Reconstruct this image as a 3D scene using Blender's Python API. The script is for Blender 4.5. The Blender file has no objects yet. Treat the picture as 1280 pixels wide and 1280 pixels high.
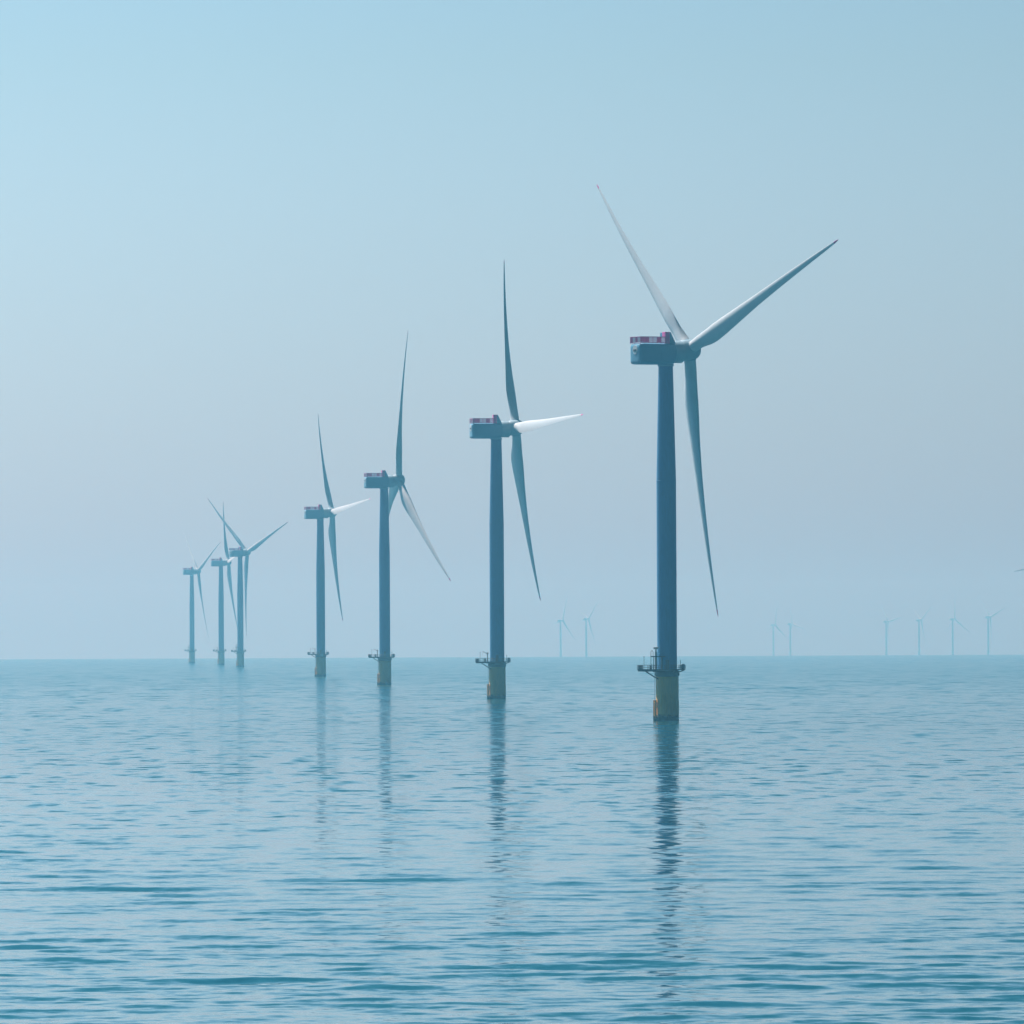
import bpy, bmesh, math, random
import numpy as np
from mathutils import Matrix, Vector
R = math.radians
C = bpy.context.scene.collection
sc = bpy.context.scene

# ------------------------------------------------------------------ camera
CAM_H = 23.337
F_PX = 11015.0            # focal length in pixels of a 1280 px wide frame
EYE_ROW = 793.56          # image row of eye level
ROLL = math.atan(6 / 1280)
RE = 7.4e6                # earth radius with standard refraction
cam = bpy.data.objects.new('camera', bpy.data.cameras.new('camera'))
C.objects.link(cam)
cam.data.sensor_width = 36.0
cam.data.lens = 36.0 * F_PX / 1280
cam.data.clip_start = 1.0
cam.data.clip_end = 80000.0
pitch = math.atan((EYE_ROW - 640) / F_PX)
cam.matrix_world = (Matrix.Translation((0, 0, CAM_H)) @ Matrix.Rotation(R(90) + pitch, 4, 'X')
                    @ Matrix.Rotation(-ROLL, 4, 'Z'))
sc.camera = cam

# ------------------------------------------------------------------ light
SUN_EL, SUN_AZ = R(52), R(-40)      # azimuth from +Y (view direction), negative = left
SKY_STRENGTH = 0.076
w = bpy.data.worlds.new('World'); sc.world = w; w.use_nodes = True
nt = w.node_tree
bg = nt.nodes['Background']
sky = nt.nodes.new('ShaderNodeTexSky'); sky.sky_type = 'NISHITA'; sky.sun_disc = False
sky.sun_elevation = SUN_EL; sky.sun_rotation = SUN_AZ
sky.air_density = 1.0; sky.dust_density = 1.0; sky.ozone_density = 2.0; sky.altitude = 0
tint = nt.nodes.new('ShaderNodeMix'); tint.data_type = 'RGBA'; tint.blend_type = 'MULTIPLY'
tint.inputs['Factor'].default_value = 1.0
tint.inputs['B'].default_value = (0.67, 0.90, 1.20, 1)
nt.links.new(sky.outputs[0], tint.inputs['A'])
# hazy sky: brightest low down towards the sun, deeper overhead and behind
wtc = nt.nodes.new('ShaderNodeTexCoord'); sep = nt.nodes.new('ShaderNodeSeparateXYZ')
nt.links.new(wtc.outputs['Generated'], sep.inputs[0])
def wmap(sock, a, b, c, d, mode='SMOOTHSTEP'):
    q = nt.nodes.new('ShaderNodeMapRange'); q.interpolation_type = mode
    for nm, v in zip(('From Min', 'From Max', 'To Min', 'To Max'), (a, b, c, d)): q.inputs[nm].default_value = v
    nt.links.new(sock, q.inputs['Value']); return q.outputs[0]
mul = nt.nodes.new('ShaderNodeMath'); mul.operation = 'MULTIPLY'
nt.links.new(wmap(sep.outputs['Y'], -0.6, 0.9, 0.40, 1.0), mul.inputs[0])
nt.links.new(wmap(sep.outputs['X'], -0.35, 0.35, 1.52, 0.48, 'LINEAR'), mul.inputs[1])
up = nt.nodes.new('ShaderNodeMix'); up.data_type = 'RGBA'
up.inputs['A'].default_value = (1, 1, 1, 1); up.inputs['B'].default_value = (0.17, 0.51, 0.45, 1)
nt.links.new(wmap(sep.outputs['Z'], 0.045, 0.20, 0, 1), up.inputs['Factor'])
deep = nt.nodes.new('ShaderNodeMix'); deep.data_type = 'RGBA'; deep.blend_type = 'MULTIPLY'; deep.inputs['Factor'].default_value = 1
deep2 = nt.nodes.new('ShaderNodeMix'); deep2.data_type = 'RGBA'; deep2.blend_type = 'MULTIPLY'; deep2.inputs['Factor'].default_value = 1
low = nt.nodes.new('ShaderNodeMix'); low.data_type = 'RGBA'
low.inputs['A'].default_value = (1.05, 1.05, 1.23, 1); low.inputs['B'].default_value = (0.97, 0.97, 0.92, 1)
nt.links.new(wmap(sep.outputs['Z'], 0.0, 0.065, 0, 1, 'LINEAR'), low.inputs['Factor'])
nt.links.new(low.outputs['Result'], tint.inputs['B'])
tone = nt.nodes.new('ShaderNodeMix'); tone.data_type = 'RGBA'; tone.blend_type = 'MULTIPLY'; tone.inputs['Factor'].default_value = 1
tone.inputs['B'].default_value = (0.67, 0.90, 1.20, 1)
nt.links.new(tint.outputs['Result'], tone.inputs['A'])
nt.links.new(tone.outputs['Result'], deep2.inputs['A']); nt.links.new(up.outputs['Result'], deep2.inputs['B'])
nt.links.new(deep2.outputs['Result'], deep.inputs['A']); nt.links.new(mul.outputs[0], deep.inputs['B'])
nt.links.new(deep.outputs['Result'], bg.inputs['Color'])
bg.inputs['Strength'].default_value = SKY_STRENGTH
sun = bpy.data.objects.new('sun', bpy.data.lights.new('sun', 'SUN'))
C.objects.link(sun)
sun.data.energy = 5.0; sun.data.angle = R(0.53); sun.data.color = (1.0, 0.985, 0.96)
S = Vector((math.sin(SUN_AZ) * math.cos(SUN_EL), math.cos(SUN_AZ) * math.cos(SUN_EL), math.sin(SUN_EL)))
sun.rotation_euler = S.to_track_quat('Z', 'Y').to_euler()
sc.view_settings.view_transform = 'Standard'; sc.view_settings.look = 'None'
sc.view_settings.exposure = 0.50; sc.view_settings.gamma = 1.0
sc.cycles.volume_bounces = 1
sc.cycles.max_bounces = 8
sc.cycles.use_denoising = True

# ------------------------------------------------------------------ helpers
def tag(o, label=None, cat=None, group=None, kind=None):
    if label: o['label'] = label
    if cat: o['category'] = cat
    if group: o['group'] = group
    if kind: o['kind'] = kind
    return o

def link_bm(name, bm, mat, parent=None, smooth=True, sharp=38):
    me = bpy.data.meshes.new(name); bm.normal_update(); bm.to_mesh(me); bm.free()
    for m in (mat if isinstance(mat, (list, tuple)) else [mat]): me.materials.append(m)
    if smooth:
        for p in me.polygons: p.use_smooth = True
        me.set_sharp_from_angle(angle=R(sharp))
    o = bpy.data.objects.new(name, me); C.objects.link(o)
    if parent: o.parent = parent
    return o

def paint(name, col, rough=0.45, var=0.12, scale=0.25, streak=True, spec=0.5):
    """painted steel or fibreglass with faint uneven weathering"""
    m = bpy.data.materials.new(name); m.use_nodes = True
    t = m.node_tree; b = t.nodes['Principled BSDF']
    b.inputs['Roughness'].default_value = rough
    b.inputs['Specular IOR Level'].default_value = spec
    tc = t.nodes.new('ShaderNodeTexCoord'); mp = t.nodes.new('ShaderNodeMapping')
    mp.inputs['Scale'].default_value = (scale * 4, scale * 4, scale * 0.35) if streak else (scale,) * 3
    nz = t.nodes.new('ShaderNodeTexNoise'); nz.inputs['Detail'].default_value = 5
    cr = t.nodes.new('ShaderNodeMapRange')
    cr.inputs['From Min'].default_value = 0.3; cr.inputs['From Max'].default_value = 0.7
    cr.inputs['To Min'].default_value = 1 - var; cr.inputs['To Max'].default_value = 1 + var * 0.4
    mx = t.nodes.new('ShaderNodeMix'); mx.data_type = 'RGBA'; mx.blend_type = 'MULTIPLY'
    mx.inputs['Factor'].default_value = 1; mx.inputs['A'].default_value = (*col, 1)
    t.links.new(tc.outputs['Object'], mp.inputs['Vector']); t.links.new(mp.outputs[0], nz.inputs['Vector'])
    t.links.new(nz.outputs['Fac'], cr.inputs['Value']); t.links.new(cr.outputs[0], mx.inputs['B'])
    t.links.new(mx.outputs['Result'], b.inputs['Base Color'])
    return m

def ring(bm, c, r, n=48, axis='Z', sx=1, sy=1):
    vs = []
    for i in range(n):
        a = 2 * math.pi * i / n
        u, v = r * math.cos(a) * sx, r * math.sin(a) * sy
        p = (c[0] + u, c[1] + v, c[2]) if axis == 'Z' else (c[0] + u, c[1], c[2] + v)
        vs.append(bm.verts.new(p))
    return vs

def bridge(bm, a, b, mi=0):
    n = len(a)
    for i in range(n):
        f = bm.faces.new((a[i], a[(i + 1) % n], b[(i + 1) % n], b[i])); f.material_index = mi

def lathe(bm, prof, n=48, axis='Z', caps=True, c=(0, 0), mis=None):
    """prof: list of (radius, height) along the axis"""
    rs = []
    for r, h in prof:
        p = (c[0], c[1], h) if axis == 'Z' else (c[0], h, c[1])
        rs.append(ring(bm, p, max(r, 0.002), n, axis))
    for k in range(len(rs) - 1):
        bridge(bm, rs[k], rs[k + 1], mis[k] if mis else 0)
    if caps:
        bm.faces.new(list(reversed(rs[0]))); bm.faces.new(rs[-1])
    return bm

def tube(bm, a, b, r, n=8):
    a, b = Vector(a), Vector(b); d = (b - a).normalized()
    u = d.orthogonal().normalized(); v = d.cross(u)
    ra, rb = [], []
    for i in range(n):
        o = (u * math.cos(2 * math.pi * i / n) + v * math.sin(2 * math.pi * i / n)) * r
        ra.append(bm.verts.new(a + o)); rb.append(bm.verts.new(b + o))
    bridge(bm, ra, rb); bm.faces.new(list(reversed(ra))); bm.faces.new(rb)

def box(bm, lo, hi, bev=0.0, mi=0):
    g = bmesh.ops.create_cube(bm, size=1.0)
    vs = g['verts']
    for v in vs:
        v.co = Vector([lo[i] + (v.co[i] + 0.5) * (hi[i] - lo[i]) for i in range(3)])
    fs = {f for v in vs for f in v.link_faces}
    for f in fs: f.material_index = mi
    if bev:
        es = list({e for v in vs for e in v.link_edges})
        bmesh.ops.bevel(bm, geom=es, offset=bev, segments=3, affect='EDGES', profile=0.5)

# ------------------------------------------------------------------ sea
def build_sea():
    # one curved sheet following the earth, closed all round; real waves where they are big enough to see
    radii = [60.0, 160, 300, 400, 440, 470, 490]
    while radii[-1] < 30000:
        r = radii[-1]; radii.append(r + min(r * r / (CAM_H * 8800) * 0.5, r * 0.012))
    fine = np.arange(-4.6, 4.6001, WAVE_COL)
    az = np.concatenate([np.arange(-180, -5.9, 6.0), [-5.2], fine, [5.2], np.arange(6, 179, 6.0)])
    az = np.radians(az); rad = np.array(radii); n, k = len(az), len(rad)
    Rr, Az = np.meshgrid(rad, az, indexing='ij')
    X, Y = Rr * np.sin(Az), Rr * np.cos(Az)
    Z = -Rr ** 2 / 2 / RE
    step = np.gradient(rad)[:, None]
    rng = np.random.default_rng(7)
    win = np.clip((4.4 - np.abs(np.degrees(Az))) / 0.3, 0, 1) * np.clip((Rr - 440) / 50, 0, 1)
    near = rad < 9000
    D = np.zeros_like(X); Xn, Yn = X[near], Y[near]
    lams = np.exp(rng.uniform(np.log(2.0), np.log(22), WAVE_N))
    for lam in lams:
        th = rng.normal(0, 0.55) + 0.12; kk = 2 * np.pi / lam
        amp = WAVE_SLOPE * (lam / 6) ** -0.15 * math.sqrt(2 / WAVE_N) / kk
        ly = lam / max(0.3, abs(math.cos(th)))
        fade = np.clip((ly / step[near] - 2.2) / 3.0, 0, 1)
        ph = kk * (Xn * math.sin(th) + Yn * math.cos(th)) + rng.uniform(0, 6.283)
        D[near] += amp * fade * np.sin(ph)
    # calmer and livelier patches
    g = np.zeros_like(X)
    for lam in np.exp(rng.uniform(np.log(60), np.log(500), 14)):
        th = rng.uniform(0, 6.283); g += np.sin(2 * np.pi / lam * (X * 2 * math.sin(th) + Y * math.cos(th)) + rng.uniform(0, 6.283))
    D *= 1 + 0.22 * np.tanh(g / 3)
    Z = Z + D * win
    co = np.concatenate([[[0, 0, 0]], np.stack([X, Y, Z], -1).reshape(-1, 3)]).astype(np.float32)
    i = np.arange(n); j = (i + 1) % n
    tri = np.stack([np.zeros(n, int), 1 + j, 1 + i], -1)
    kk_ = np.arange(k - 1)[:, None] * n
    quad = np.stack([1 + kk_ + i, 1 + kk_ + j, 1 + kk_ + n + j, 1 + kk_ + n + i], -1).reshape(-1, 4)
    me = bpy.data.meshes.new('sea')
    me.vertices.add(len(co)); me.vertices.foreach_set('co', co.ravel())
    me.loops.add(tri.size + quad.size); me.loops.foreach_set('vertex_index', np.concatenate([tri.ravel(), quad.ravel()]).astype(np.int32))
    me.polygons.add(len(tri) + len(quad))
    me.polygons.foreach_set('loop_start', np.concatenate([np.arange(len(tri)) * 3, tri.size + np.arange(len(quad)) * 4]).astype(np.int32))
    me.update(calc_edges=True); me.validate()
    me.polygons.foreach_set('use_smooth', np.ones(len(me.polygons), bool))
    if me.polygons[len(tri)].normal.z < 0: me.flip_normals()
    m = bpy.data.materials.new('sea_water'); m.use_nodes = True
    t = m.node_tree; L = t.links; b = t.nodes['Principled BSDF']
    b.inputs['Base Color'].default_value = (0.002, 0.065, 0.095, 1)
    b.inputs['Roughness'].default_value = 0.15
    b.inputs['IOR'].default_value = 1.333
    tc = t.nodes.new('ShaderNodeTexCoord')
    def vm(op, a=None, b_=None, s=None):
        n_ = t.nodes.new('ShaderNodeVectorMath'); n_.operation = op
        for i, q in enumerate((a, b_)):
            if q is None: continue
            if hasattr(q, 'is_linked'): L.new(q, n_.inputs[i])
            else: n_.inputs[i].default_value = q
        if s is not None:
            if hasattr(s, 'is_linked'): L.new(s, n_.inputs['Scale'])
            else: n_.inputs['Scale'].default_value = s
        return n_.outputs[0]
    def noise(size, detail, off, rough=0.5, rot=0.0, dist=0.0):
        mp = t.nodes.new('ShaderNodeMapping'); mp.inputs['Scale'].default_value = (1 / size[0], 1 / size[1], 1)
        mp.inputs['Location'].default_value = (off, off * 1.7, off * 0.3)
        mp.inputs['Rotation'].default_value = (0, 0, R(rot))
        L.new(tc.outputs['Object'], mp.inputs['Vector'])
        nz = t.nodes.new('ShaderNodeTexNoise'); nz.inputs['Scale'].default_value = 1.0
        nz.inputs['Detail'].default_value = detail; nz.inputs['Roughness'].default_value = rough
        nz.inputs['Distortion'].default_value = dist
        L.new(mp.outputs[0], nz.inputs['Vector'])
        return nz
    acc = None
    ln = t.nodes.new('ShaderNodeVectorMath'); ln.operation = 'LENGTH'; L.new(tc.outputs['Object'], ln.inputs[0])
    for size, det, off, kx, ky, rot, rng_ in SLOPES:
        nz = noise(size, det, off, rot=rot)
        v = vm('SUBTRACT', nz.outputs['Color'], (0.5, 0.5, 0.5))
        v = vm('MULTIPLY', v, (kx, ky, 0.0))
        if rng_:                                       # stands in for modelled waves that fade out further off
            q = t.nodes.new('ShaderNodeMapRange'); q.interpolation_type = 'SMOOTHSTEP'
            q.inputs['From Min'].default_value, q.inputs['From Max'].default_value = rng_
            L.new(ln.outputs['Value'], q.inputs['Value']); v = vm('SCALE', v, s=q.outputs[0])
        acc = v if acc is None else vm('ADD', acc, v)
    # wind patches: calmer and rougher areas
    pn = noise((90, 420), 3, 31.7)
    mr = t.nodes.new('ShaderNodeMapRange'); mr.inputs['From Min'].default_value = 0.35; mr.inputs['From Max'].default_value = 0.65
    mr.inputs['To Min'].default_value = 0.65; mr.inputs['To Max'].default_value = 1.3
    L.new(pn.outputs['Fac'], mr.inputs['Value'])
    acc = vm('SCALE', acc, s=mr.outputs[0])
    geo = t.nodes.new('ShaderNodeNewGeometry')
    nrm = vm('NORMALIZE', vm('ADD', geo.outputs['Normal'], acc))
    L.new(nrm, b.inputs['Normal'])
    # wavelets too small to model grow into plain roughness with distance
    tot = None
    for (lo, hi), (v0, v1) in (((900, 2300), (ROUGH[0], ROUGH[0] + ROUGH[1])), ((2500, 5500), (0, ROUGH[2]))):
        rr = t.nodes.new('ShaderNodeMapRange'); rr.interpolation_type = 'SMOOTHSTEP'
        for nm, v in zip(('From Min', 'From Max', 'To Min', 'To Max'), (lo, hi, v0, v1)): rr.inputs[nm].default_value = v
        L.new(ln.outputs['Value'], rr.inputs['Value'])
        if tot is None: tot = rr.outputs[0]
        else:
            ad = t.nodes.new('ShaderNodeMath'); L.new(tot, ad.inputs[0]); L.new(rr.outputs[0], ad.inputs[1]); tot = ad.outputs[0]
    L.new(tot, b.inputs['Roughness'])
    me.materials.append(m)
    o = bpy.data.objects.new('sea', me); C.objects.link(o)
    tag(o, kind='structure')
    return o

WAVE_N, WAVE_SLOPE, WAVE_COL = 110, 0.049, 0.008
ROUGH = (0.05, 0.055, 0.05)
# size (m), detail, seed, slope across, slope along, turn, distance range over which the layer comes in
SLOPES = [((5, 6), 2, 3.1, 0.05, 0.09, 8, None), ((1.4, 1.6), 3, 17.3, 0.10, 0.13, -14, None),
          ((3.5, 9), 3, 41.3, 0.06, 0.22, 6, (700, 1300)), ((6, 17), 3, 5.7, 0.08, 0.46, 3, (800, 1700)), ((14, 70), 3, 23.9, 0.06, 0.42, -2, (1800, 4200))]
build_sea()

# ------------------------------------------------------------------ haze
HAZE = 0.000092
def build_haze():
    bm = bmesh.new(); box(bm, (-31000, -31000, -64), (31000, 31000, 200))
    m = bpy.data.materials.new('sea_haze'); m.use_nodes = True
    t = m.node_tree; t.nodes.remove(t.nodes['Principled BSDF'])
    v = t.nodes.new('ShaderNodeVolumePrincipled')
    v.inputs['Density'].default_value = HAZE
    v.inputs['Color'].default_value = (0.30, 0.76, 1.0, 1)
    v.inputs['Absorption Color'].default_value = (0.86, 0.60, 0, 1)
    v.inputs['Anisotropy'].default_value = 0.7
    t.links.new(v.outputs[0], t.nodes['Material Output'].inputs['Volume'])
    tag(link_bm('haze', bm, m, smooth=False), kind='stuff')
build_haze()

# ------------------------------------------------------------------ materials
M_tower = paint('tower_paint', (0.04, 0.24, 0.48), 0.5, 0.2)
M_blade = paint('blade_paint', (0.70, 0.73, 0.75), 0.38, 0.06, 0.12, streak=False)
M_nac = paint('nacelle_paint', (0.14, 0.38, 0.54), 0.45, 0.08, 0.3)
M_hub = paint('hub_paint', (0.36, 0.50, 0.58), 0.42, 0.06, 0.2)
M_yellow = paint('yellow_paint', (0.78, 0.42, 0.09), 0.55, 0.25)
def add_growth(m):
    t = m.node_tree; b = t.nodes['Principled BSDF']; src = b.inputs['Base Color'].links[0].from_socket
    tc = t.nodes.new('ShaderNodeTexCoord'); sp = t.nodes.new('ShaderNodeSeparateXYZ'); t.links.new(tc.outputs['Object'], sp.inputs[0])
    nz = t.nodes.new('ShaderNodeTexNoise'); nz.inputs['Scale'].default_value = 0.9; nz.inputs['Detail'].default_value = 6
    t.links.new(tc.outputs['Object'], nz.inputs['Vector'])
    ad = t.nodes.new('ShaderNodeMath'); ad.operation = 'MULTIPLY_ADD'; ad.inputs[1].default_value = -3.2
    t.links.new(nz.outputs['Fac'], ad.inputs[0]); t.links.new(sp.outputs['Z'], ad.inputs[2])
    mr = t.nodes.new('ShaderNodeMapRange'); mr.inputs['From Min'].default_value = 0.1; mr.inputs['From Max'].default_value = -0.5
    t.links.new(ad.outputs[0], mr.inputs['Value'])
    mx = t.nodes.new('ShaderNodeMix'); mx.data_type = 'RGBA'; mx.inputs['B'].default_value = (0.03, 0.05, 0.035, 1)
    t.links.new(mr.outputs[0], mx.inputs['Factor']); t.links.new(src, mx.inputs['A']); t.links.new(mx.outputs['Result'], b.inputs['Base Color'])
add_growth(M_yellow)
M_steel = paint('galvanised_steel', (0.07, 0.08, 0.09), 0.5, 0.2, 0.6)
M_red = paint('red_panel', (0.75, 0.10, 0.36), 0.5, 0.1)
M_white = paint('white_panel', (0.75, 0.75, 0.76), 0.5, 0.08)
def netting(name, col):
    m = paint(name, col, 0.6, 0.1); t = m.node_tree; b = t.nodes['Principled BSDF']
    tr = t.nodes.new('ShaderNodeBsdfTranslucent'); mx = t.nodes.new('ShaderNodeMixShader'); mx.inputs[0].default_value = 0.55
    t.links.new(b.inputs['Base Color'].links[0].from_socket, tr.inputs['Color'])
    t.links.new(b.outputs[0], mx.inputs[1]); t.links.new(tr.outputs[0], mx.inputs[2])
    t.links.new(mx.outputs[0], t.nodes['Material Output'].inputs['Surface'])
    return m
M_rednet = netting('red_netting', (0.50, 0.11, 0.32)); M_whitenet = netting('white_netting', (0.62, 0.58, 0.66))
M_dark = paint('dark_vent', (0.02, 0.025, 0.03), 0.6, 0.1)
M_hazefade = paint('haze_faded_paint', (0.78, 0.81, 0.83), 0.5, 0.05)  # haze fading put into the colour of the far turbines to lower their contrast
M_crane = paint('crane_paint', (0.62, 0.52, 0.46), 0.5, 0.1)

# ------------------------------------------------------------------ turbine prototype
HUB_H, OVER, TILT = 101.3, 7.54, 0.098
SPAN = 76.1
DECK = 14.0

def build_prototype(PITCH, big_crane):
    root = bpy.data.objects.new('wind_turbine', None); C.objects.link(root)
    # transition piece (yellow foundation) standing in the water
    bm = bmesh.new()
    lathe(bm, [(3.2, -6), (3.2, 5.6), (3.14, 5.7), (3.14, 13.7)])
    tp = link_bm('transition_piece', bm, M_yellow, root)
    bm = bmesh.new(); lathe(bm, [(3.12, 12.0), (3.40, 12.5), (3.40, 13.6), (2.9, 13.72)])
    link_bm('flange', bm, M_steel, tp)
    bm = bmesh.new()                                   # boat landing: two fender tubes, ladder
    fend = ((-3.22, -1.5), (-3.62, 0.3))
    for x, y in fend:
        tube(bm, (x, y, -3), (x, y, 5.6), 0.29, 12)
        for z in (1.4, 4.9): tube(bm, (x, y, z), (x * 0.86, y * 0.86, z), 0.16)
    for z in (1.4, 4.9): tube(bm, (*fend[0], z), (*fend[1], z), 0.15)
    link_bm('boat_landing', bm, M_yellow, tp)
    bm = bmesh.new()
    for y in (-0.28, 0.28): tube(bm, (-3.42, y, -1), (-3.42, y, 13.6), 0.05, 6)
    for k in range(36): tube(bm, (-3.42, -0.28, -0.4 + k * 0.38), (-3.42, 0.28, -0.4 + k * 0.38), 0.03, 6)
    link_bm('ladder', bm, M_steel, tp)
    # tower
    bm = bmesh.new()
    pr = [(2.72, 13.6), (2.9, 13.62), (2.9, 13.95), (2.72, 14.0), (2.72, 39.9), (2.755, 40.0), (2.755, 40.25), (2.72, 40.35), (2.70, 65.6), (2.74, 65.7), (2.74, 65.95), (2.70, 66.0)]
    for k in range(1, 9):
        s = k / 8; pr.append((2.70 - 0.70 * s, 66 + 31.5 * s))
    pr += [(2.0, 98.2)]
    lathe(bm, pr, 64)
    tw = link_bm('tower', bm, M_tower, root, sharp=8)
    bm = bmesh.new(); box(bm, (-0.5, -2.80, 14.1), (0.5, -2.55, 16.6), 0.08)
    link_bm('door', bm, M_steel, tw)
    # platform
    bm = bmesh.new()
    pts = []
    for k in range(25):
        a = R(-118 + k * 236 / 24); pts.append((5.0 * math.cos(a), 5.0 * math.sin(a)))
    pts += [(-8.2, 3.1), (-8.2, -3.1)]
    top = [bm.verts.new((x, y, DECK + 0.12)) for x, y in pts]; bot = [bm.verts.new((x, y, DECK - 0.18)) for x, y in pts]
    bridge(bm, bot, top); bm.faces.new(top); bm.faces.new(list(reversed(bot)))
    for k in range(10):                                # radial and joist beams
        a = R(36 * k + 10); tube(bm, (3.3 * math.cos(a), 3.3 * math.sin(a), DECK - 0.7), (4.7 * math.cos(a), 4.7 * math.sin(a), DECK - 0.25), 0.12)
    for y in (-2.6, 0, 2.6): box(bm, (-8.0, y - 0.12, DECK - 0.52), (-2.6, y + 0.12, DECK - 0.19))
    pf = link_bm('platform', bm, M_steel, root, smooth=False)
    bm = bmesh.new()
    n = len(pts)
    for i in range(n):
        a, b = Vector((*pts[i], DECK)), Vector((*pts[(i + 1) % n], DECK))
        for h in (0.62, 1.22): tube(bm, a + Vector((0, 0, h)), b + Vector((0, 0, h)), 0.06, 6)
        m = max(1, round((b - a).length / 1.4))
        for k in range(m):
            p = a.lerp(b, k / m); tube(bm, p, p + Vector((0, 0, 1.22)), 0.06, 6)
    link_bm('railing', bm, M_steel, pf)
    for y in (-2.6, 2.6):
        bm = bmesh.new()
        tube(bm, (-5.9, y, DECK - 0.5), (-2.3, y * 0.72, 11.2), 0.17, 10)
        link_bm('brace', bm, M_steel, pf)
    for lo, hi in (((-8.0, -2.9, 14.12), (-6.9, -1.9, 15.3)), ((-4.9, -2.7, 14.12), (-4.2, -2.0, 15.2)), ((4.0, -1.4, 14.12), (4.8, -0.6, 15.5))):
        bm = bmesh.new(); box(bm, lo, hi, 0.05)
        link_bm('deck_cabinet', bm, M_steel, pf)
    bm = bmesh.new(); tube(bm, (-6.4, -2.9, 14.1), (-6.4, -2.9, 17.4), 0.06, 6); tube(bm, (-6.4, -2.9, 17.4), (-6.4, -2.9, 17.7), 0.12, 8)
    link_bm('beacon_post', bm, M_steel, pf); bm = bmesh.new(); tube(bm, (3.6, -2.9, 14.1), (3.6, -2.9, 16.6), 0.09, 6)
    link_bm('beacon_post', bm, M_steel, pf)
    bm = bmesh.new()                                   # davit crane
    if big_crane:
        tube(bm, (-3.1, -2.6, 14.1), (-3.1, -2.6, 18.9), 0.36, 14); tube(bm, (-3.1, -2.6, 18.9), (-3.1, -2.6, 19.7), 0.2, 10)
        box(bm, (-3.8, -3.1, 19.65), (-2.4, -2.1, 20.2), 0.1)
    else:
        tube(bm, (-3.6, -1.8, 14.1), (-3.6, -1.8, 17.0), 0.2, 10)
        tube(bm, (-3.6, -1.8, 17.0), (-5.4, -2.2, 17.9), 0.13, 8); tube(bm, (-5.4, -2.2, 17.9), (-5.4, -2.2, 16.6), 0.05, 6)
        box(bm, (-3.95, -2.1, 16.9), (-3.25, -1.5, 17.5), 0.06)
    cr = link_bm('davit_crane', bm, M_crane, pf)
    if big_crane:
        bm = bmesh.new()                               # service gallery round the crane column
        box(bm, (-4.6, -3.3, 17.45), (-0.6, -2.95, 17.75)); box(bm, (-4.6, -3.3, 17.45), (-4.2, -1.9, 17.74))
        for x in (-4.5, -3.9): tube(bm, (x, -3.2, 17.6), (x, -3.2, 18.9), 0.07, 6)
        tube(bm, (-4.5, -3.2, 18.9), (-4.2, -3.2, 19.3), 0.07, 6); tube(bm, (-4.2, -3.2, 19.3), (-3.9, -3.2, 18.9), 0.07, 6)
        tube(bm, (-4.5, -3.2, 15.4), (-4.5, -3.2, 17.5), 0.08, 6); tube(bm, (-4.5, -3.2, 15.4), (-3.4, -2.7, 15.0), 0.08, 6)
        tube(bm, (-3.75, -2.9, 14.1), (-3.75, -2.9, 17.5), 0.1, 6)
        tube(bm, (-1.5, -3.1, 14.1), (-1.5, -3.1, 17.5), 0.22, 8)
        link_bm('crane_gallery', bm, M_steel, pf)
    # nacelle: local frame, +Y towards the rotor, origin on the tower axis at hub height
    bm = bmesh.new()
    def sect(y, wd, zt, zb, rr):
        vs = []
        for cx, cz, a0 in ((wd - rr, zt - rr, 0), (-wd + rr, zt - rr, 90), (-wd + rr, zb + rr, 180), (wd - rr, zb + rr, 270)):
            for k in range(7):
                a = R(a0 + 15 * k); vs.append(bm.verts.new((cx + rr * math.cos(a), y, cz + rr * math.sin(a))))
        return vs
    ss = [sect(*q) for q in ((-9.75, 2.0, 1.2, -2.6, 0.5), (-9.68, 2.5, 1.75, -3.05, 0.65), (-9.4, 2.85, 2.15, -3.3, 0.8), (-8.9, 3.0, 2.35, -3.4, 0.9), (-8.2, 3.05, 2.4, -3.42, 0.9),
                             (-3.0, 3.05, 2.4, -3.42, 0.9), (-2.98, 3.02, 2.37, -3.39, 0.9), (-2.92, 3.02, 2.37, -3.39, 0.9), (-2.9, 3.05, 2.4, -3.42, 0.9), (1.2, 3.05, 2.4, -3.3, 1.1), (1.9, 2.9, 2.5, -3.0, 2.0))]
    for a, b in zip(ss, ss[1:]): bridge(bm, b, a)
    bm.faces.new(ss[0]); bm.faces.new(list(reversed(ss[-1])))
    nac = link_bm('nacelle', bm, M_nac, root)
    bm = bmesh.new()                                   # direct drive generator ring
    lathe(bm, [(2.7, 1.6), (3.0, 1.8), (3.06, 2.0), (3.06, 4.7), (2.98, 4.9), (2.6, 4.95), (2.6, 5.15)], 64, 'Y', c=(0, 0.1))
    link_bm('generator', bm, M_hub, nac)
    bm = bmesh.new()                                   # yaw collar on tower top
    lathe(bm, [(2.05, -3.9), (2.25, -3.7), (2.25, -3.35)], 48)
    link_bm('yaw_collar', bm, M_nac, nac)
    # helihoist fence of red and white panels
    cols = [1, 1, 0, 0, 1, 0]
    y0, y1 = -9.5, -1.75; st = (y1 - y0) / 6
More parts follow.
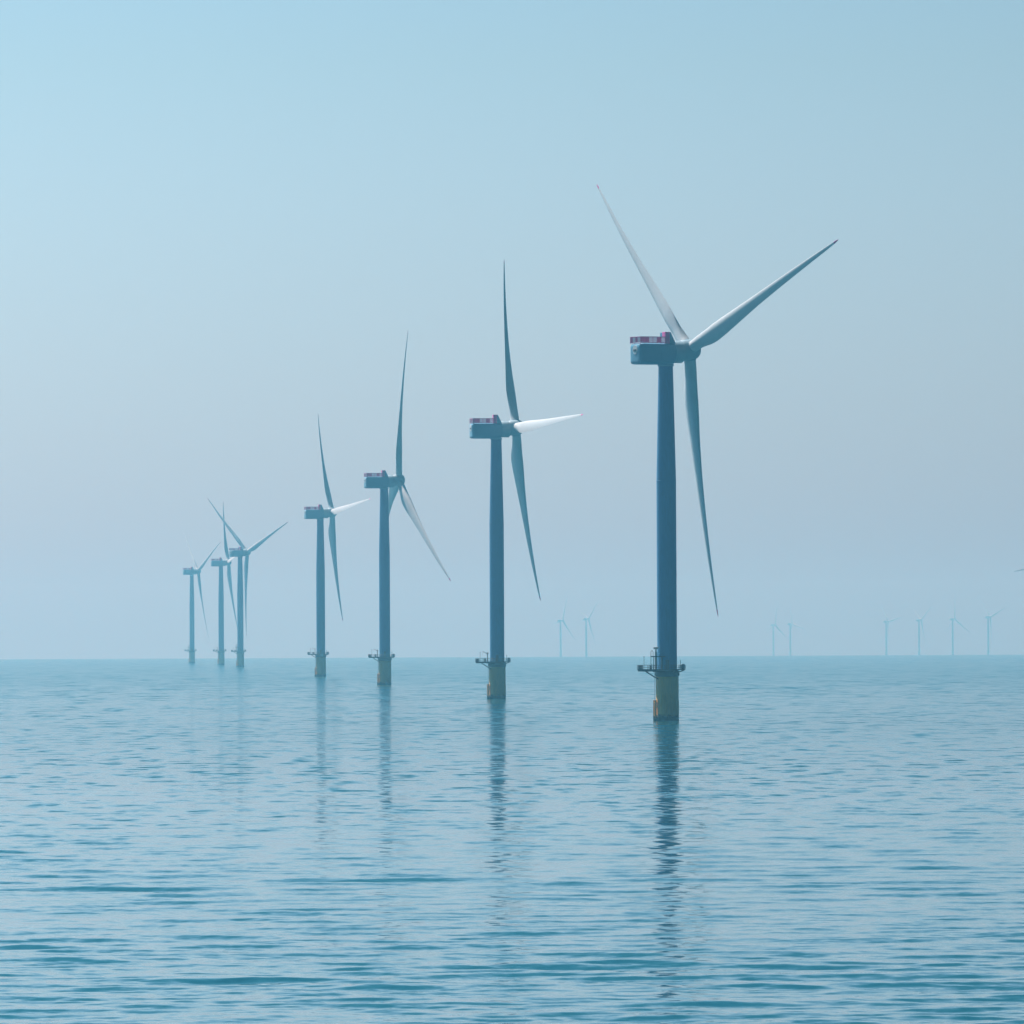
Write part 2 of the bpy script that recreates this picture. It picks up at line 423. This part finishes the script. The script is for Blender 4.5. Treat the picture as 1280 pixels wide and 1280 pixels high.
    for sx in (-2.85, 2.85):
        for k in range(6):
            if sx < 0: continue                            # the far side is an open rail
            bm = bmesh.new(); box(bm, (sx - 0.05, y0 + k * st + 0.06, 2.55), (sx + 0.05, y0 + (k + 1) * st - 0.06, 4.01))
            link_bm('fence_panel', bm, M_rednet if cols[k] else M_whitenet, nac, False)
        bm = bmesh.new()
        for k in range(7): box(bm, (sx - 0.06, y0 + k * st - 0.07, 2.3), (sx + 0.06, y0 + k * st + 0.07, 4.12))
        box(bm, (sx - 0.075, y0 - 0.08, 4.0), (sx + 0.075, y1 + 0.08, 4.17)); box(bm, (sx - 0.075, y0 - 0.08, 2.42), (sx + 0.075, y1, 2.56))
        link_bm('fence_rail', bm, M_red, nac, False)
    for k in range(4):
        bm = bmesh.new(); box(bm, (-2.7 + k * 1.36, y0 - 0.05, 2.55), (-2.7 + k * 1.36 + 1.28, y0 + 0.05, 4.01))
        link_bm('fence_panel', bm, M_whitenet if k % 2 else M_rednet, nac, False)
    bm = bmesh.new(); box(bm, (-2.76, y0 - 0.07, 4.0), (2.76, y0 + 0.07, 4.16))
    link_bm('fence_rail', bm, M_red, nac, False)
    bm = bmesh.new(); box(bm, (0.9, -1.6, 2.3), (2.75, -0.2, 5.5), 0.08)
    link_bm('cooler', bm, M_red, nac)
    bm = bmesh.new()                                   # wedge fairing in front of the cooler
    pf_ = [(-0.19, 2.25), (1.75, 2.25), (0.15, 5.45), (-0.19, 5.45)]
    A = [bm.verts.new((-2.68, y, z)) for y, z in pf_]; B = [bm.verts.new((2.68, y, z)) for y, z in pf_]
    bridge(bm, A, B); bm.faces.new(list(reversed(A))); bm.faces.new(B)
    link_bm('fairing', bm, M_nac, nac, False)
    bm = bmesh.new(); lathe(bm, [(1.25, -9.86), (1.25, -9.70)], 40, 'Y', c=(0.3, 0.55))
    em = link_bm('emblem', bm, M_white, root)
    for x in (-0.15, 0.75):
        bm = bmesh.new(); box(bm, (x - 0.34, -9.93, 0.05), (x + 0.34, -9.87, 0.7), 0.02)
        link_bm('mark', bm, M_dark, em)
    # rotor hub: local frame, +Y = rotor axis, origin at the rotor centre
    bm = bmesh.new()
    lathe(bm, [(2.3, -2.75), (2.72, -2.6), (2.86, -2.1), (2.9, 0.2), (2.82, 1.1), (2.55, 1.95), (2.05, 2.55), (1.3, 2.9), (0.5, 3.02), (0.0, 3.03)], 64, 'Y')
    link_bm('rotor_hub', bm, M_hub, root)
    # blade: +Z span, +Y rotor axis, +X direction of rotation
    def interp(tab, x):
        for (x0, v0), (x1, v1) in zip(tab, tab[1:]):
            if x <= x1:
                s = (x - x0) / (x1 - x0); s = s * s * (3 - 2 * s) if False else s
                return v0 + (v1 - v0) * s
        return tab[-1][1]
    chord = [(0, 3.3), (4, 3.35), (8, 4.1), (12, 5.0), (15, 5.4), (19, 5.2), (26, 4.4), (36, 3.3), (48, 2.45), (60, 1.7), (70, 1.05), (74, 0.7), (75.5, 0.42), (76.1, 0.1)]
    thick = [(0, 1.0), (4, 0.98), (8, 0.7), (12, 0.55), (16, 0.45), (24, 0.34), (40, 0.23), (60, 0.19), (76.1, 0.16)]
    twist = [(0, 14), (10, 13), (16, 10), (26, 6), (45, 2.5), (65, 0.3), (76.1, -1)]
    N = 40
    def section(r):
        c, th, tw_ = interp(chord, r), interp(thick, r), R(interp(twist, r) + PITCH)
        blend = min(1, max(0, (r - 3) / 10)); blend = blend * blend * (3 - 2 * blend)
        pre = 4.0 * (r / SPAN) ** 2
        out = []
        for i in range(N):
            a = 2 * math.pi * i / N
            xc = 0.5 * (1 + math.cos(a))               # 1 at trailing edge, 0 at leading edge
            yt = 5 * th * (0.2969 * math.sqrt(xc) - 0.126 * xc - 0.3516 * xc ** 2 + 0.2843 * xc ** 3 - 0.1036 * xc ** 4)
            yy = (yt if a <= math.pi else -yt) + 0.03 * math.sin(math.pi * xc)
            ax, ay = (0.32 - xc) * c, -yy * c
            cx, cy = -math.cos(a) * c * 0.5, -math.sin(a) * c * 0.5 * th
            x, y = cx + (ax - cx) * blend, cy + (ay - cy) * blend
            out.append((x * math.cos(tw_) - y * math.sin(tw_), x * math.sin(tw_) + y * math.cos(tw_) + pre, r))
        return out
    def blade_mesh(rs):
        bm = bmesh.new(); rr = [[bm.verts.new(p) for p in section(r)] for r in rs]
        for a, b in zip(rr, rr[1:]): bridge(bm, a, b)
        bm.faces.new(list(reversed(rr[0]))); bm.faces.new(rr[-1])
        bmesh.ops.recalc_face_normals(bm, faces=bm.faces)
        return bm
    def frange(a, b, n): return [a + (b - a) * k / n for k in range(n + 1)]
    for k in range(3):
        if k == 0:
            b = link_bm('blade', blade_mesh(frange(2.0, 20, 24) + frange(20.8, 74.0, 48)), M_blade, root)
            tp_ = link_bm('blade_tip', blade_mesh(frange(74.0, 76.1, 8)), M_red, b)
            bm = bmesh.new(); lathe(bm, [(1.62, 1.8), (1.78, 1.9), (1.78, 2.75), (1.66, 2.85)], 48)
            cl = link_bm('blade_collar', bm, M_hub, b)
        else:
            b2 = b.copy(); C.objects.link(b2); b2.parent = root
            for ch in (tp_, cl):
                c2 = ch.copy(); C.objects.link(c2); c2.parent = b2
    return root

def kids(o): return [c for c in bpy.data.objects if c.parent == o]
def copy_tree(o, parent=None, parts=9):
    c = o.copy(); C.objects.link(c); c.parent = parent
    if parts:
        for ch in kids(o): copy_tree(ch, c, parts - 1)
    return c

def pose(root, loc, yaw, phase, off, scale=1.0):
    """yaw: rotor axis clockwise from +Y; phase: blade angle; off: tip offset along the axis"""
    root.location = loc
    Rz = Matrix.Rotation(-R(yaw), 4, 'Z')
    hubM = Matrix.Translation((0, 0, HUB_H)) @ Rz @ Matrix.Rotation(TILT, 4, 'X') @ Matrix.Translation((0, OVER, 0))
    k = 0
    for c in kids(root):
        n = c.name.split('.')[0]
        if n in ('nacelle', 'emblem'): c.matrix_local = Matrix.Translation((0, 0, HUB_H)) @ Rz
        elif n == 'rotor_hub': c.matrix_local = hubM
        elif n == 'blade':
            a = R(phase + 120 * k); k += 1
            cone = math.asin((off - 4.0) / SPAN)
            # local X is tangential: blades turn anticlockwise seen from behind
            c.matrix_local = hubM @ Matrix.Rotation(a, 4, 'Y') @ Matrix.Rotation(-cone, 4, 'X') @ Matrix.Scale(-1, 4, (1, 0, 0))

def pixel_base(px, d):
    z = -d * d / 2 / RE
    u = (px - 640) / F_PX; v = (z - CAM_H) / d
    X = (u + v * math.sin(ROLL)) * d
    return (X, d, z)

flat = build_prototype(0.0, True)        # blades pitched flat into the rotor plane
feathered = build_prototype(31.0, False)  # blades pitched towards feather
NEAR = 'wind turbines receding in a row across the sea'
rows = [
    (833.5, 2424.0, 61.4, -50.8, 8.5, 'nearest and largest offshore wind turbine, on yellow foundation, at right end of row'),
    (621.0, 3312.0, 78.5, -31.6, 10.3, 'second largest wind turbine, one white blade reaching right, beside the nearest turbine'),
    (480.5, 4386.7, 76.4, 13.2, 8.5, 'third wind turbine of the row, long blade slanting to lower right over the sea'),
    (400.5, 5471.9, 75.8, -35.0, 7.5, 'fourth wind turbine of the row, hazy blue, white blade pointing to its right'),
    (300.0, 7820.0, 56.0, -50.0, 0.0, 'hazy wind turbine with spread Y blades, frontmost of the three faint ones at left'),
    (276.0, 8755.3, 82.1, -37.0, 6.0, 'faint wind turbine partly behind another, middle of the three at left'),
    (239.5, 9758.8, 70.5, -54.0, 7.0, 'palest small wind turbine at far left end of the row'),
]
used = set()
for px, d, yaw, ph, off, lab in rows:
    src = flat if yaw < 72 else feathered
    o = copy_tree(src) if src in used else src
    used.add(src)
    pose(o, pixel_base(px, d), yaw, ph, off)
    tag(o, lab, 'wind turbine', NEAR)
FAR = 'faint wind turbines on the far horizon'
far = [
    (700.0, 24200, 60, 20, 'ghostly far turbine left of its twin, between the two largest turbines'),
    (732.0, 23400, 62, 48, 'ghostly far turbine with blade slanting up right, just left of the nearest turbine'),
    (966.0, 27500, 60, 10, 'barely visible far turbine on the horizon, first one right of the nearest turbine'),
    (987.0, 26800, 64, -15, 'barely visible far turbine, second one right of the nearest turbine'),
    (1107.0, 25600, 60, -40, 'pale far turbine on the horizon, leftmost of the four at right'),
    (1148.0, 24800, 66, -62, 'pale far turbine on the horizon, second from left of the four at right'),
    (1190.0, 24300, 62, 2, 'pale far turbine with upright blade, third from left of the four at right'),
    (1234.5, 23300, 60, -50, 'clearest pale far turbine, rightmost of the four at right'),
    (1283.0, 22600, 60, -50, 'pale far turbine cut off by the right edge of the photo'),
]
for px, d, yaw, ph, lab in far:
    o = copy_tree(flat, None, 1)
    pose(o, pixel_base(px, d), yaw, ph, 8.0)
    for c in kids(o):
        for sl in c.material_slots: sl.link = 'OBJECT'; sl.material = M_hazefade
    tag(o, lab, 'wind turbine', FAR)
# a nearer turbine just outside the frame: only the tip of one blade comes into view
o = copy_tree(flat, None, 1)
pose(o, pixel_base(1306.0, 9300.0), 55, -97.0, 8.0)
tag(o, 'turbine mostly outside the picture, dark blade tip entering at right edge', 'wind turbine', NEAR)
